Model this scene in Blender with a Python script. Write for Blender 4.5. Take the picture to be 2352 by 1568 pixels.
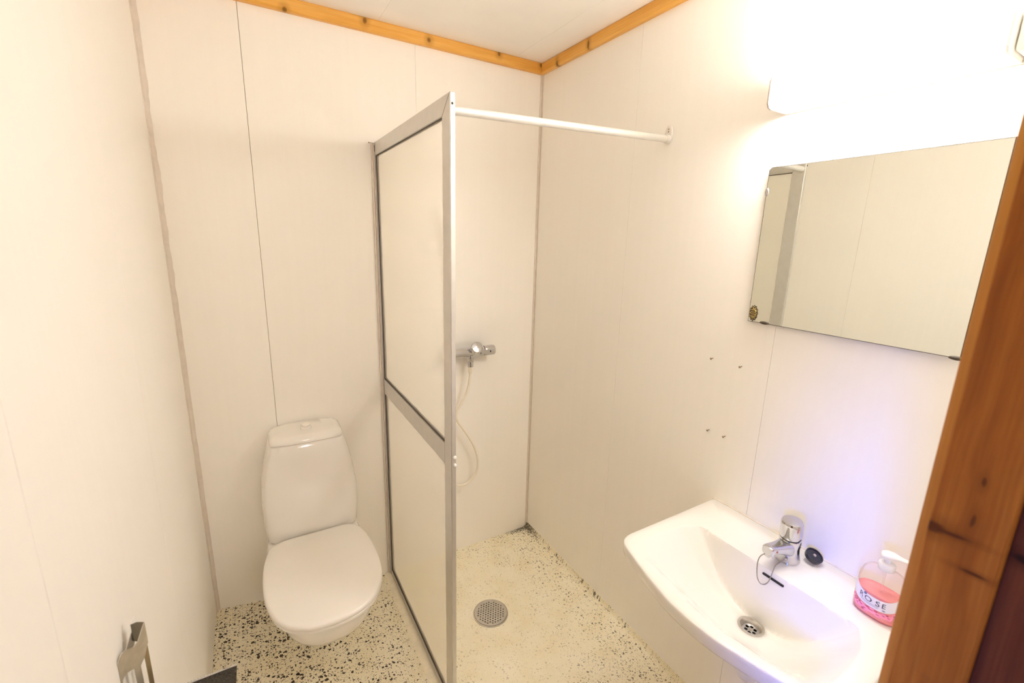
import bpy, bmesh, math, random
from mathutils import Vector, Matrix
random.seed(7)
for o in list(bpy.data.objects): bpy.data.objects.remove(o)
SC = bpy.context.scene
COL = SC.collection
PI = math.pi

# ------------------------------------------------------------------ camera
cam_d = bpy.data.cameras.new('camera'); cam = bpy.data.objects.new('camera', cam_d); COL.objects.link(cam)
CR = Vector((0.8635, -0.5037, 0.0254)); CF = Vector((0.4962, 0.8394, -0.2219)); CU = Vector((0.0905, 0.2042, 0.9748))
cam.matrix_world = Matrix(((CR.x, CU.x, -CF.x, 0.234), (CR.y, CU.y, -CF.y, -1.965), (CR.z, CU.z, -CF.z, 1.646), (0, 0, 0, 1)))
cam_d.sensor_width = 36.0; cam_d.lens = 15.817; cam_d.clip_start = 0.02
cam_d.dof.use_dof = True; cam_d.dof.focus_distance = 1.75; cam_d.dof.aperture_fstop = 4.5
SC.camera = cam

# ------------------------------------------------------------------ world, daylight, exposure
w = bpy.data.worlds.new('world'); SC.world = w; w.use_nodes = True
w.node_tree.nodes['Background'].inputs[0].default_value = (0.55, 0.68, 1.0, 1)
w.node_tree.nodes['Background'].inputs[1].default_value = 0.6
SC.view_settings.view_transform = 'Standard'; SC.view_settings.look = 'None'
SC.view_settings.gamma = 1.0; SC.view_settings.use_curve_mapping = False
SC.view_settings.exposure = 0.08
# daylight through the window of the hall outside the bathroom door
dl = bpy.data.lights.new('hall_window_daylight', 'AREA'); dl.shape = 'RECTANGLE'; dl.size = 0.45; dl.size_y = 0.55
dl.color = (0.05, 0.15, 1.0); dl.energy = 2.4; dl.spread = math.radians(26)
dlo = bpy.data.objects.new('hall_window_daylight', dl); COL.objects.link(dlo)
dlo.location = (-1.66, -2.60, 1.85)
dlo.rotation_euler = (Vector((1.50, -1.50, 0.74)) - Vector(dlo.location)).to_track_quat('-Z', 'Y').to_euler()
LAMP_STRENGTH = 58.0
LAMP_COLOR = (1.0, 0.948, 0.88)
HALL_FILL_STRENGTH = 48.0  # emission of the added fill globe in the hall
CY = SC.cycles
CY.use_light_tree = False; CY.max_bounces = 12; CY.diffuse_bounces = 11; CY.glossy_bounces = 4; CY.transmission_bounces = 6; CY.transparent_max_bounces = 8
CY.caustics_reflective = False; CY.caustics_refractive = False

# ------------------------------------------------------------------ room dimensions
W = 1.526; XS = 0.729; D = 0.801; HT = 2.40; HC = 2.445; YF = -1.818; ZL = 0.109
XJ = 0.834

# ------------------------------------------------------------------ materials
def nt(name):
    m = bpy.data.materials.new(name); m.use_nodes = True
    t = m.node_tree; b = t.nodes['Principled BSDF']
    return m, t, b
def N(t, typ, **kw):
    n = t.nodes.new(typ)
    for k, v in kw.items(): setattr(n, k, v)
    return n
def obj_co(t, scale=(1, 1, 1), loc=(0, 0, 0), rot=(0, 0, 0)):
    g = N(t, 'ShaderNodeNewGeometry'); mp = N(t, 'ShaderNodeMapping')
    mp.inputs['Scale'].default_value = scale; mp.inputs['Location'].default_value = loc; mp.inputs['Rotation'].default_value = rot
    t.links.new(g.outputs['Position'], mp.inputs['Vector'])
    return mp.outputs['Vector']
def ramp(t, fac, stops):
    r = N(t, 'ShaderNodeValToRGB'); e = r.color_ramp.elements
    while len(e) < len(stops): e.new(0.5)
    for el, (p, c) in zip(e, stops): el.position = p; el.color = (*c, 1) if len(c) == 3 else c
    t.links.new(fac, r.inputs[0]); return r.outputs[0]
def math_(t, op, a, b=None, clamp=False):
    n = N(t, 'ShaderNodeMath', operation=op, use_clamp=clamp)
    for i, v in enumerate((a, b)):
        if v is None: continue
        if isinstance(v, (int, float)): n.inputs[i].default_value = v
        else: t.links.new(v, n.inputs[i])
    return n.outputs[0]
def mrange(t, v, a, b, c=0.0, d=1.0):
    n = N(t, 'ShaderNodeMapRange', interpolation_type='SMOOTHSTEP')
    t.links.new(v, n.inputs[0])
    for i, x in zip((1, 2, 3, 4), (a, b, c, d)): n.inputs[i].default_value = x
    return n.outputs[0]
def mix(t, fac, a, b, mode='MIX'):
    n = N(t, 'ShaderNodeMix', data_type='RGBA', blend_type=mode)
    if isinstance(fac, (int, float)): n.inputs[0].default_value = fac
    else: t.links.new(fac, n.inputs[0])
    for i, v in ((6, a), (7, b)):
        if isinstance(v, tuple): n.inputs[i].default_value = (*v, 1)
        else: t.links.new(v, n.inputs[i])
    return n.outputs[2]
def noise(t, vec, scale, detail=3, rough=0.55):
    n = N(t, 'ShaderNodeTexNoise'); n.inputs['Scale'].default_value = scale; n.inputs['Detail'].default_value = detail
    n.inputs['Roughness'].default_value = rough; t.links.new(vec, n.inputs['Vector']); return n.outputs['Fac']
def bump(t, b, h, strength, dist=0.001):
    n = N(t, 'ShaderNodeBump'); n.inputs['Strength'].default_value = strength; n.inputs['Distance'].default_value = dist
    t.links.new(h, n.inputs['Height']); t.links.new(n.outputs[0], b.inputs['Normal'])
def plain(name, col, rough=0.4, metal=0.0, var=0.06, vscale=30, coat=0.0, spec=0.5):
    m, t, b = nt(name)
    f = noise(t, obj_co(t), vscale, 2)
    lo = tuple(c * (1 - var) for c in col); hi = tuple(min(1, c * (1 + var)) for c in col)
    t.links.new(ramp(t, f, [(0.3, lo), (0.7, hi)]), b.inputs['Base Color'])
    b.inputs['Roughness'].default_value = rough; b.inputs['Metallic'].default_value = metal
    b.inputs['Coat Weight'].default_value = coat; b.inputs['Specular IOR Level'].default_value = spec
    return m

def mat_wall():
    m, t, b = nt('wall_laminate')
    v = obj_co(t, (60, 60, 1.2)); f = noise(t, v, 1.0, 2)
    g = noise(t, obj_co(t), 3.0, 2)
    c1 = ramp(t, f, [(0.3, (0.925, 0.903, 0.858)), (0.7, (0.935, 0.915, 0.872))])
    c2 = mix(t, mrange(t, g, 0.35, 0.7, 0.0, 0.25), c1, (0.918, 0.892, 0.842))
    t.links.new(c2, b.inputs['Base Color']); b.inputs['Roughness'].default_value = 0.42; b.inputs['Specular IOR Level'].default_value = 0.35
    bump(t, b, f, 0.06); return m
M_WALL = mat_wall()
M_CEIL = plain('ceiling_board', (0.90, 0.88, 0.845), 0.6, var=0.015, vscale=6)
M_SEAM = plain('seam_filler', (0.46, 0.40, 0.32), 0.8)  # brown backing board that shows in the panel seams
M_ALU = plain('aluminium_satin', (0.66, 0.64, 0.61), 0.34, 0.75, var=0.03)
M_ALU_P = plain('aluminium_painted_grey', (0.72, 0.66, 0.59), 0.5, 0.0, var=0.05)
M_GASKET = plain('gasket_dark', (0.06, 0.045, 0.03), 0.6)
M_CHROME = plain('chrome', (0.62, 0.62, 0.64), 0.07, 1.0, var=0.02)
M_STEEL = plain('brushed_steel', (0.60, 0.57, 0.52), 0.3, 0.9, var=0.06, vscale=80)
M_PORC = plain('porcelain_white', (0.86, 0.845, 0.81), 0.12, var=0.01, vscale=5, coat=0.3)
M_PORC_B = plain('basin_porcelain', (0.83, 0.812, 0.77), 0.14, var=0.01, vscale=5, coat=0.25)
M_SEAT = plain('seat_plastic_white', (0.86, 0.835, 0.79), 0.25, var=0.01, vscale=5)
M_WHITE = plain('white_plastic', (0.85, 0.84, 0.81), 0.35, var=0.02)
M_CREAM = plain('cream_hose', (0.84, 0.78, 0.66), 0.4, var=0.03)
M_BLACK = plain('black_rubber', (0.02, 0.02, 0.024), 0.3, var=0.2)
M_HOLE = plain('dark_hole', (0.015, 0.012, 0.01), 0.7)
M_SCREW = plain('old_screw', (0.34, 0.27, 0.20), 0.4, 0.8)
M_BRASS = plain('tarnished_gold', (0.50, 0.37, 0.13), 0.4, 0.8, var=0.3, vscale=300)
M_TARN = plain('black_tarnish', (0.05, 0.035, 0.02), 0.5, var=0.3, vscale=300)
M_CAULK = plain('silicone_sealant', (0.70, 0.64, 0.56), 0.5, var=0.08, vscale=40)
M_VINYL = plain('vinyl_welt', (0.90, 0.84, 0.68), 0.45, var=0.06, vscale=40)

def mat_mirror():
    m, t, b = nt('mirror_silver')
    f = noise(t, obj_co(t), 4, 2)
    t.links.new(ramp(t, f, [(0.3, (0.86, 0.88, 0.83)), (0.7, (0.88, 0.90, 0.85))]), b.inputs['Base Color'])
    b.inputs['Metallic'].default_value = 1.0; b.inputs['Roughness'].default_value = 0.0; return m
M_MIRROR = mat_mirror()

def mat_wood(name, axis, dark, mid, light, knots, rough=0.35, kr=0.012, dens=1.0, coat=0.3):
    # axis: 0/1/2 grain direction; knots: list of (world pos, (rx,ry,rz), strength)
    m, t, b = nt(name)
    sc = [38 * dens] * 3; sc[axis] = 1.6
    g = N(t, 'ShaderNodeNewGeometry'); pos = g.outputs['Position']
    dn = N(t, 'ShaderNodeTexNoise'); dn.inputs['Scale'].default_value = 5.0; t.links.new(pos, dn.inputs['Vector'])
    off = N(t, 'ShaderNodeVectorMath', operation='MULTIPLY_ADD'); t.links.new(dn.outputs['Color'], off.inputs[0])
    off.inputs[1].default_value = (0.03, 0.03, 0.03); t.links.new(pos, off.inputs[2])
    mp = N(t, 'ShaderNodeMapping'); mp.inputs['Scale'].default_value = sc; t.links.new(off.outputs[0], mp.inputs['Vector'])
    f = noise(t, mp.outputs['Vector'], 1.0, 5, 0.6)
    sc2 = [220 * dens] * 3; sc2[axis] = 4
    f2 = noise(t, obj_co(t, sc2), 1.0, 2)
    c = ramp(t, f, [(0.28, dark), (0.5, mid), (0.72, light)])
    c = mix(t, mrange(t, f2, 0.35, 0.7, 0.0, 0.35), c, dark)
    for (kp, kr3, ks) in knots:
        sb = N(t, 'ShaderNodeVectorMath', operation='SUBTRACT'); t.links.new(off.outputs[0], sb.inputs[0]); sb.inputs[1].default_value = tuple(Vector(kp) + Vector((0.015, 0.015, 0.015)))
        dv = N(t, 'ShaderNodeVectorMath', operation='DIVIDE'); t.links.new(sb.outputs[0], dv.inputs[0]); dv.inputs[1].default_value = kr3
        ln = N(t, 'ShaderNodeVectorMath', operation='LENGTH'); t.links.new(dv.outputs[0], ln.inputs[0])
        k = mrange(t, ln.outputs['Value'], 0.45, 1.15, ks, 0.0)
        c = mix(t, k, c, tuple(x * 0.16 for x in dark))
        k2 = mrange(t, ln.outputs['Value'], 0.8, 3.2, ks * 0.45, 0.0)
        c = mix(t, k2, c, tuple(x * 0.6 for x in dark))
    t.links.new(c, b.inputs['Base Color']); b.inputs['Roughness'].default_value = rough
    b.inputs['Coat Weight'].default_value = coat; b.inputs['Coat Roughness'].default_value = 0.25; b.inputs['Specular IOR Level'].default_value = 0.15
    bump(t, b, f2, 0.1); return m
PD, PM, PL = (0.62, 0.30, 0.055), (0.75, 0.40, 0.09), (0.82, 0.49, 0.14)
kb = [((x, -0.022, z), (0.009, 0.02, 0.012), 0.95) for x, z in ((0.43, 2.401), (0.70, 2.432), (0.96, 2.424), (1.277, 2.436), (1.497, 2.438))]
kr_ = [((W - 0.022, y, z), (0.02, 0.008, 0.02), 0.95) for y, z in ((-0.353, 2.412), (-0.138, 2.404))]
M_PINE_B = mat_wood('pine_varnished_back', 0, PD, PM, PL, kb)
M_PINE_R = mat_wood('pine_varnished_right', 1, PD, PM, PL, kr_)
JD, JM, JL = (0.23, 0.062, 0.007), (0.38, 0.120, 0.012), (0.50, 0.190, 0.022)
kj = [((XJ, -1.8375, 1.361), (0.02, 0.011, 0.0065), 1.0), ((XJ, -1.852, 1.3605), (0.02, 0.014, 0.0022), 0.9), ((XJ, -1.873, 1.3305), (0.02, 0.011, 0.0022), 0.9),
      ((XJ, -1.862, 1.4246), (0.02, 0.002, 0.006), 0.7), ((XJ, -1.861, 1.381), (0.02, 0.002, 0.008), 0.7), ((XJ, -1.84, 0.95), (0.02, 0.008, 0.01), 0.9)]
M_JAMB = mat_wood('stained_pine_jamb', 2, JD, JM, JL, kj, 0.45, dens=0.9, coat=0.04)
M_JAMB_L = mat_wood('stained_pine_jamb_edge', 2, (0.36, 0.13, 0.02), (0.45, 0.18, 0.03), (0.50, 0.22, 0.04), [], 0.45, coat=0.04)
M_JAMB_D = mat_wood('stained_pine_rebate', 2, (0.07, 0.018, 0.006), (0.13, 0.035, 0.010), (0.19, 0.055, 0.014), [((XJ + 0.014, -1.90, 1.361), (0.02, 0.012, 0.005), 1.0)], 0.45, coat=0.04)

def mat_floor():
    m, t, b = nt('flecked_vinyl')
    g = N(t, 'ShaderNodeNewGeometry'); pos = g.outputs['Position']
    sx = N(t, 'ShaderNodeSeparateXYZ'); t.links.new(pos, sx.inputs[0])
    X, Y = sx.outputs[0], sx.outputs[1]
    dn = N(t, 'ShaderNodeTexNoise'); dn.inputs['Scale'].default_value = 170.0; dn.inputs['Detail'].default_value = 3; t.links.new(pos, dn.inputs['Vector'])
    off = N(t, 'ShaderNodeVectorMath', operation='MULTIPLY_ADD'); t.links.new(dn.outputs['Color'], off.inputs[0])
    off.inputs[1].default_value = (0.017, 0.017, 0.0); t.links.new(pos, off.inputs[2])
    base = ramp(t, noise(t, pos, 9, 4), [(0.3, (0.86, 0.785, 0.575)), (0.55, (0.905, 0.845, 0.665)), (0.75, (0.92, 0.87, 0.72))])
    # wear: the print has been scrubbed away around the drain, and varies in patches
    dx = math_(t, 'SUBTRACT', X, 1.06); dy = math_(t, 'SUBTRACT', Y, -0.50)
    dx2 = math_(t, 'MULTIPLY', dx, dx); dy2 = math_(t, 'MULTIPLY', math_(t, 'MULTIPLY', dy, 0.62), math_(t, 'MULTIPLY', dy, 0.62))
    rd = math_(t, 'SQRT', math_(t, 'ADD', dx2, dy2))
    wn = noise(t, pos, 7, 3)
    rdn = math_(t, 'ADD', rd, math_(t, 'MULTIPLY', math_(t, 'SUBTRACT', wn, 0.5), 0.35))
    keep = mrange(t, rdn, 0.12, 0.50, 0.08, 0.80)                         # in the shower
    inT = mrange(t, X, 0.66, 0.72, 1.0, 0.0)                             # toilet side keeps its print
    keep = math_(t, 'MAXIMUM', keep, inT)
    size = math_(t, 'ADD', math_(t, 'MULTIPLY', mrange(t, X, 0.20, 0.70, 1.0, 0.72), 1.0), 0.0)
    size = math_(t, 'MULTIPLY', size, mrange(t, noise(t, pos, 14, 2), 0.3, 0.65, 0.75, 1.15))
    col = base
    for sc, rmax, rmin in ((66, 0.47, 0.06), (118, 0.43, 0.10), (215, 0.37, 0.12)):
        vo = N(t, 'ShaderNodeTexVoronoi'); vo.voronoi_dimensions = '2D'; vo.inputs['Scale'].default_value = sc; t.links.new(off.outputs[0], vo.inputs['Vector'])
        sp = N(t, 'ShaderNodeSeparateColor'); t.links.new(vo.outputs['Color'], sp.inputs[0])
        rr = math_(t, 'MULTIPLY', math_(t, 'SUBTRACT', math_(t, 'MULTIPLY', sp.outputs[0], rmax + 0.16), 0.22 if sc < 100 else 0.20), size)
        rr = math_(t, 'MULTIPLY', rr, mrange(t, keep, 0.0, 1.0, 0.74, 1.0))
        d = math_(t, 'SUBTRACT', rr, vo.outputs['Distance'])
        k = mrange(t, d, -0.02, 0.05)
        k = math_(t, 'MULTIPLY', k, math_(t, 'ADD', math_(t, 'MULTIPLY', keep, 0.74), 0.24))
        fc = mix(t, sp.outputs[1], (0.010, 0.008, 0.007), (0.055, 0.040, 0.022))
        col = mix(t, k, col, fc)
    # mould specks in the far corner and along the wall joint
    cx = math_(t, 'SUBTRACT', W, X); cy = math_(t, 'MULTIPLY', Y, -1.0)
    edge = math_(t, 'MINIMUM', cx, cy)
    corner = math_(t, 'SQRT', math_(t, 'ADD', math_(t, 'MULTIPLY', cx, cx), math_(t, 'MULTIPLY', cy, cy)))
    sp = noise(t, pos, 170, 3)
    dm = math_(t, 'MULTIPLY', mrange(t, corner, 0.02, 0.22, 1.0, 0.0), mrange(t, edge, 0.012, 0.05, 1.0, 0.0))
    k = mrange(t, math_(t, 'ADD', sp, math_(t, 'MULTIPLY', dm, 0.22)), 0.60, 0.68)
    k = math_(t, 'MULTIPLY', k, mrange(t, dm, 0.0, 0.4, 0.0, 0.9))
    col = mix(t, k, col, (0.045, 0.035, 0.02))
    t.links.new(col, b.inputs['Base Color']); b.inputs['Roughness'].default_value = 0.38; b.inputs['Specular IOR Level'].default_value = 0.35
    bump(t, b, noise(t, pos, 60, 3), 0.12); return m
M_FLOOR = mat_floor()

def mat_pane():
    m, t, b = nt('pebbled_glass')
    t.nodes.remove(b); out = t.nodes['Material Output']
    vo = N(t, 'ShaderNodeTexVoronoi'); vo.inputs['Scale'].default_value = 210; vo.feature = 'SMOOTH_F1'
    t.links.new(obj_co(t), vo.inputs['Vector'])
    bp = N(t, 'ShaderNodeBump'); bp.inputs['Strength'].default_value = 0.35; bp.inputs['Distance'].default_value = 0.002
    t.links.new(vo.outputs['Distance'], bp.inputs['Height'])
    tr = N(t, 'ShaderNodeBsdfTranslucent'); tr.inputs[0].default_value = (0.90, 0.87, 0.81, 1)
    df = N(t, 'ShaderNodeBsdfDiffuse'); df.inputs[0].default_value = (0.86, 0.83, 0.77, 1)
    gl = N(t, 'ShaderNodeBsdfGlossy'); gl.inputs['Roughness'].default_value = 0.28
    for s in (tr, df, gl): t.links.new(bp.outputs[0], s.inputs['Normal'])
    tp = N(t, 'ShaderNodeBsdfTransparent'); tp.inputs[0].default_value = (0.985, 0.98, 0.965, 1)
    m1 = N(t, 'ShaderNodeMixShader'); m1.inputs[0].default_value = 0.25
    t.links.new(tr.outputs[0], m1.inputs[1]); t.links.new(df.outputs[0], m1.inputs[2])
    m2 = N(t, 'ShaderNodeMixShader'); m2.inputs[0].default_value = 0.10
    t.links.new(m1.outputs[0], m2.inputs[1]); t.links.new(gl.outputs[0], m2.inputs[2])
    m3 = N(t, 'ShaderNodeMixShader'); m3.inputs[0].default_value = 0.68
    t.links.new(m2.outputs[0], m3.inputs[1]); t.links.new(tp.outputs[0], m3.inputs[2])
    t.links.new(m3.outputs[0], out.inputs[0]); return m
M_PANE = mat_pane()
def mat_lamp():
    m, t, b = nt('lit_opal_diffuser')
    b.inputs['Base Color'].default_value = (0.9, 0.9, 0.88, 1)
    b.inputs['Emission Color'].default_value = (*LAMP_COLOR, 1); b.inputs['Emission Strength'].default_value = LAMP_STRENGTH; return m
M_LAMP = mat_lamp()
def mat_clear():
    m, t, b = nt('clear_plastic'); t.nodes.remove(b); out = t.nodes['Material Output']
    tp = N(t, 'ShaderNodeBsdfTransparent'); tp.inputs[0].default_value = (0.995, 0.98, 0.98, 1)
    gl = N(t, 'ShaderNodeBsdfGlossy'); gl.inputs['Roughness'].default_value = 0.08
    df = N(t, 'ShaderNodeBsdfDiffuse'); df.inputs[0].default_value = (0.9, 0.82, 0.80, 1)
    fr = N(t, 'ShaderNodeFresnel'); fr.inputs[0].default_value = 1.12
    m0 = N(t, 'ShaderNodeMixShader'); m0.inputs[0].default_value = 0.07; t.links.new(tp.outputs[0], m0.inputs[1]); t.links.new(df.outputs[0], m0.inputs[2])
    m1 = N(t, 'ShaderNodeMixShader'); t.links.new(math_(t, 'MULTIPLY', fr.outputs[0], 0.45), m1.inputs[0]); t.links.new(m0.outputs[0], m1.inputs[1]); t.links.new(gl.outputs[0], m1.inputs[2])
    t.links.new(m1.outputs[0], out.inputs[0]); return m
M_CLEAR = mat_clear()
def mat_soap():
    m, t, b = nt('pink_soap'); t.nodes.remove(b); out = t.nodes['Material Output']
    tr = N(t, 'ShaderNodeBsdfTranslucent'); tr.inputs[0].default_value = (1.0, 0.52, 0.50, 1)
    df = N(t, 'ShaderNodeBsdfDiffuse')
    t.links.new(ramp(t, noise(t, obj_co(t), 40), [(0.3, (1.0, 0.44, 0.44)), (0.7, (1.0, 0.50, 0.50))]), df.inputs[0])
    m1 = N(t, 'ShaderNodeMixShader'); m1.inputs[0].default_value = 0.6
    t.links.new(tr.outputs[0], m1.inputs[1]); t.links.new(df.outputs[0], m1.inputs[2]); t.links.new(m1.outputs[0], out.inputs[0]); return m
M_SOAP = mat_soap()
M_LABEL = plain('label_white', (0.86, 0.83, 0.87), 0.4, var=0.02)
M_ROSE1 = plain('rose_print_pink', (1.0, 0.32, 0.48), 0.4, var=0.12, vscale=400)
M_ROSE2 = plain('rose_print_dark', (0.55, 0.08, 0.18), 0.4, var=0.2, vscale=400)
M_INK = plain('label_ink', (0.05, 0.05, 0.09), 0.5)
M_INKG = plain('label_ink_grey', (0.35, 0.34, 0.42), 0.5)
M_INKB = plain('label_ink_blue', (0.16, 0.22, 0.38), 0.5)

# ------------------------------------------------------------------ mesh helpers
def obj(name, bm, mat, parent=None, smooth=None, loc=None):
    bmesh.ops.recalc_face_normals(bm, faces=bm.faces)
    me = bpy.data.meshes.new(name); bm.to_mesh(me); bm.free()
    me.materials.append(mat)
    if smooth is not None:
        for p in me.polygons: p.use_smooth = True
        me.set_sharp_from_angle(angle=math.radians(smooth))
    o = bpy.data.objects.new(name, me); COL.objects.link(o)
    if parent: o.parent = parent
    if loc: o.location = loc
    return o
def tag(o, label, cat, group=None):
    o['label'] = label; o['category'] = cat
    if group: o['group'] = group
    return o
def struct(o, label=None):
    o['kind'] = 'structure'
    if label: o['label'] = label
    return o
def thing(name, label, cat, loc=(0, 0, 0), group=None):
    o = bpy.data.objects.new(name, None); COL.objects.link(o); o.location = loc; o.empty_display_size = 0.05
    tag(o, label, cat, group)
    return o
def keep_world(o, parent):
    o.parent = parent; o.matrix_parent_inverse = Matrix.Translation(-Vector(parent.location)); return o
def part(name, bm, mat, parent, smooth=None):
    o = obj(name, bm, mat, None, smooth)
    # geometry is written in world coordinates: re-base it on the parent's origin
    top = parent; base = Vector((0, 0, 0))
    while top: base += Vector(top.location); top = top.parent
    o.data.transform(Matrix.Translation(-base)); o.parent = parent
    return o
def box(bm, x0, x1, y0, y1, z0, z1, bev=0.0):
    vs = [bm.verts.new((x, y, z)) for x in (x0, x1) for y in (y0, y1) for z in (z0, z1)]
    fs = [bm.faces.new([vs[i] for i in f]) for f in ((0, 1, 3, 2), (4, 6, 7, 5), (0, 4, 5, 1), (2, 3, 7, 6), (0, 2, 6, 4), (1, 5, 7, 3))]
    if bev: bmesh.ops.bevel(bm, geom=list({e for f in fs for e in f.edges}), offset=bev, segments=2, affect='EDGES', profile=0.5)
    return bm
def B(*a, **k): return box(bmesh.new(), *a, **k)
def loft(rings, cap0=True, cap1=True, bm=None):
    bm = bm or bmesh.new(); n = len(rings[0]); V = [[bm.verts.new(p) for p in r] for r in rings]
    for a, b in zip(V, V[1:]):
        for i in range(n): bm.faces.new((a[i], a[(i + 1) % n], b[(i + 1) % n], b[i]))
    if cap0: bm.faces.new(V[0][::-1])
    if cap1: bm.faces.new(V[-1])
    return bm
def frame(d):
    d = Vector(d).normalized(); a = Vector((0, 0, 1)) if abs(d.z) < 0.9 else Vector((1, 0, 0))
    u = d.cross(a).normalized(); v = d.cross(u).normalized(); return d, u, v
def lathe(p0, d, prof, n=32, cap0=True, cap1=True, bm=None):
    p0 = Vector(p0); d, u, v = frame(d)
    return loft([[p0 + d * h + (u * math.cos(2 * PI * i / n) + v * math.sin(2 * PI * i / n)) * max(r, 1e-4) for i in range(n)] for r, h in prof], cap0, cap1, bm)
def catmull(pts, k=8):
    pts = [Vector(p) for p in pts]; P = [pts[0] * 2 - pts[1]] + pts + [pts[-1] * 2 - pts[-2]]; out = []
    for i in range(1, len(P) - 2):
        for j in range(k):
            t = j / k; a, b, c, d = P[i - 1], P[i], P[i + 1], P[i + 2]
            out.append(0.5 * ((2 * b) + (c - a) * t + (2 * a - 5 * b + 4 * c - d) * t * t + (3 * b - a - 3 * c + d) * t ** 3))
    out.append(pts[-1]); return out
def tube(pts, r, n=12, bm=None):
    pts = [Vector(p) for p in pts]; rings = []; u = None
    for i, p in enumerate(pts):
        d = (pts[min(i + 1, len(pts) - 1)] - pts[max(i - 1, 0)]).normalized()
        if u is None: _, u, v = frame(d)
        u = (u - d * u.dot(d)).normalized(); v = d.cross(u)
        rr = r[i] if isinstance(r, list) else r
        rings.append([p + (u * math.cos(2 * PI * j / n) + v * math.sin(2 * PI * j / n)) * rr for j in range(n)])
    return loft(rings, bm=bm)
def prism(pts, ext, bm=None):
    ext = Vector(ext); return loft([[Vector(p) for p in pts], [Vector(p) + ext for p in pts]], bm=bm)
def sphere(bm, c, r, seg=8):
    m = Matrix.Translation(Vector(c)) @ Matrix.Scale(r, 4)
    bmesh.ops.create_uvsphere(bm, u_segments=seg, v_segments=max(4, seg // 2), radius=1.0, matrix=m); return bm

# ================================================================== THE SETTING
# floor: the toilet side falls towards the shower, the shower side is level
bm = bmesh.new()
xs_ = [-0.06, 0.0, 0.2, 0.45, 0.66, XS, 1.0, 1.3, W + 0.05]; ys_ = [0.03, -0.3, -0.7, -1.1, -1.5, -1.95]
def floor_z(x): return ZL * max(0.0, 1 - x / 0.70) if x >= 0 else ZL
V = [[bm.verts.new((x, y, floor_z(x))) for y in ys_] for x in xs_]
for i in range(len(xs_) - 1):
    for j in range(len(ys_) - 1): bm.faces.new((V[i][j], V[i + 1][j], V[i + 1][j + 1], V[i][j + 1]))
struct(obj('floor', bm, M_FLOOR), 'cream vinyl floor with worn black flecks')
# vinyl cove turned up along the right wall
rings = []
for y in [0.0 - k * 0.13 for k in range(15)]:
    rings.append([(W - 0.030, y, -0.001), (W - 0.016, y, 0.004), (W - 0.006, y, 0.013), (W - 0.002, y, 0.030), (W + 0.004, y, 0.030), (W + 0.004, y, -0.006)])
struct(obj('baseboard_right', loft(rings), M_FLOOR, smooth=50), 'flecked vinyl cove turned up the right wall')
# cream welt under the shower screen
wp = [(XS - 0.040, 0.0005), (XS - 0.034, 0.007), (XS - 0.018, 0.012), (XS + 0.016, 0.012), (XS + 0.030, 0.006), (XS + 0.036, -0.002), (XS - 0.04, -0.004)]
struct(obj('trim_4', prism([(x, -0.002, z) for x, z in wp], (0, -0.95, 0)), M_VINYL, smooth=40), 'cream vinyl welt on the floor under the shower screen')

def panel_wall(name, base, panels, label):
    root = struct(obj(name, base, M_SEAM), label)
    for p in panels: part('panel', p, M_WALL, root)
    return root
g = 0.0007
panel_wall('wall_back', B(-0.08, W + 0.08, 0.007, 0.07, -0.05, HC + 0.05),
    [B(-0.02, 0.287 - g, 0, 0.0085, 0.0, HC + 0.03, bev=0.0006), B(0.287 + g, 0.905 - 0.0003, 0, 0.0085, -0.03, HC + 0.03, bev=0.0003), B(0.905 + 0.0003, W + 0.02, 0, 0.0085, -0.03, HC + 0.03, bev=0.0003)],
    'cream laminate back wall behind the toilet and shower')
q = 0.0004
panel_wall('wall_right', B(W + 0.007, W + 0.07, YF - 0.10, 0.08, -0.05, HC + 0.05),
    [B(W, W + 0.0085, -0.637 + q, 0.02, -0.02, HC + 0.03, bev=0.0003), B(W, W + 0.0085, -1.258 + q, -0.637 - q, -0.02, HC + 0.03, bev=0.0003), B(W, W + 0.0085, YF - 0.01, -1.258 - q, -0.02, HC + 0.03, bev=0.0003)],
    'cream laminate right wall with mirror, lamp and basin')
panel_wall('wall_left', B(-0.07, -0.007, YF - 0.10, 0.08, -0.05, HC + 0.05),
    [B(-0.0085, 0, -0.69 + q, 0.02, 0.0, HC + 0.03, bev=0.0003), B(-0.0085, 0, -1.313 + q, -0.69 - q, 0.0, HC + 0.03, bev=0.0003), B(-0.0085, 0, YF - 0.01, -1.313 - q, 0.0, HC + 0.03, bev=0.0003)],
    'cream laminate left wall')
root = struct(obj('ceiling', B(-0.08, W + 0.08, YF - 0.1, 0.08, HC + 0.009, HC + 0.06), M_SEAM), 'white boarded ceiling')
for x0, x1 in ((-0.03, 0.1425), (0.143, 0.7548), (0.7553, 1.367), (1.3675, W + 0.03)):
    part('panel', B(x0, x1, YF - 0.02, 0.03, HC, HC + 0.01, bev=0.0003), M_CEIL, root)
# varnished pine cornice
def cornice(pts3, ext, mat, name, label): return struct(obj(name, prism(pts3, ext), mat), label)
prof = [(0, HT), (0.016, HT), (0.020, HT + 0.006), (0.020, HT + 0.040), (0.017, HC), (0, HC)]
cornice([(-0.01, -a, z) for a, z in prof], (W - 0.010, 0, 0), M_PINE_B, 'trim_1', 'varnished pine cornice on the back wall')
cornice([(W - a, -0.0005, z) for a, z in prof], (0, YF + 0.0005, 0), M_PINE_R, 'trim_2', 'varnished pine cornice on the right wall')
cornice([(a, -0.021, z) for a, z in prof], (0, YF + 0.021, 0), M_PINE_R, 'trim_3', 'varnished pine cornice on the left wall')
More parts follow.
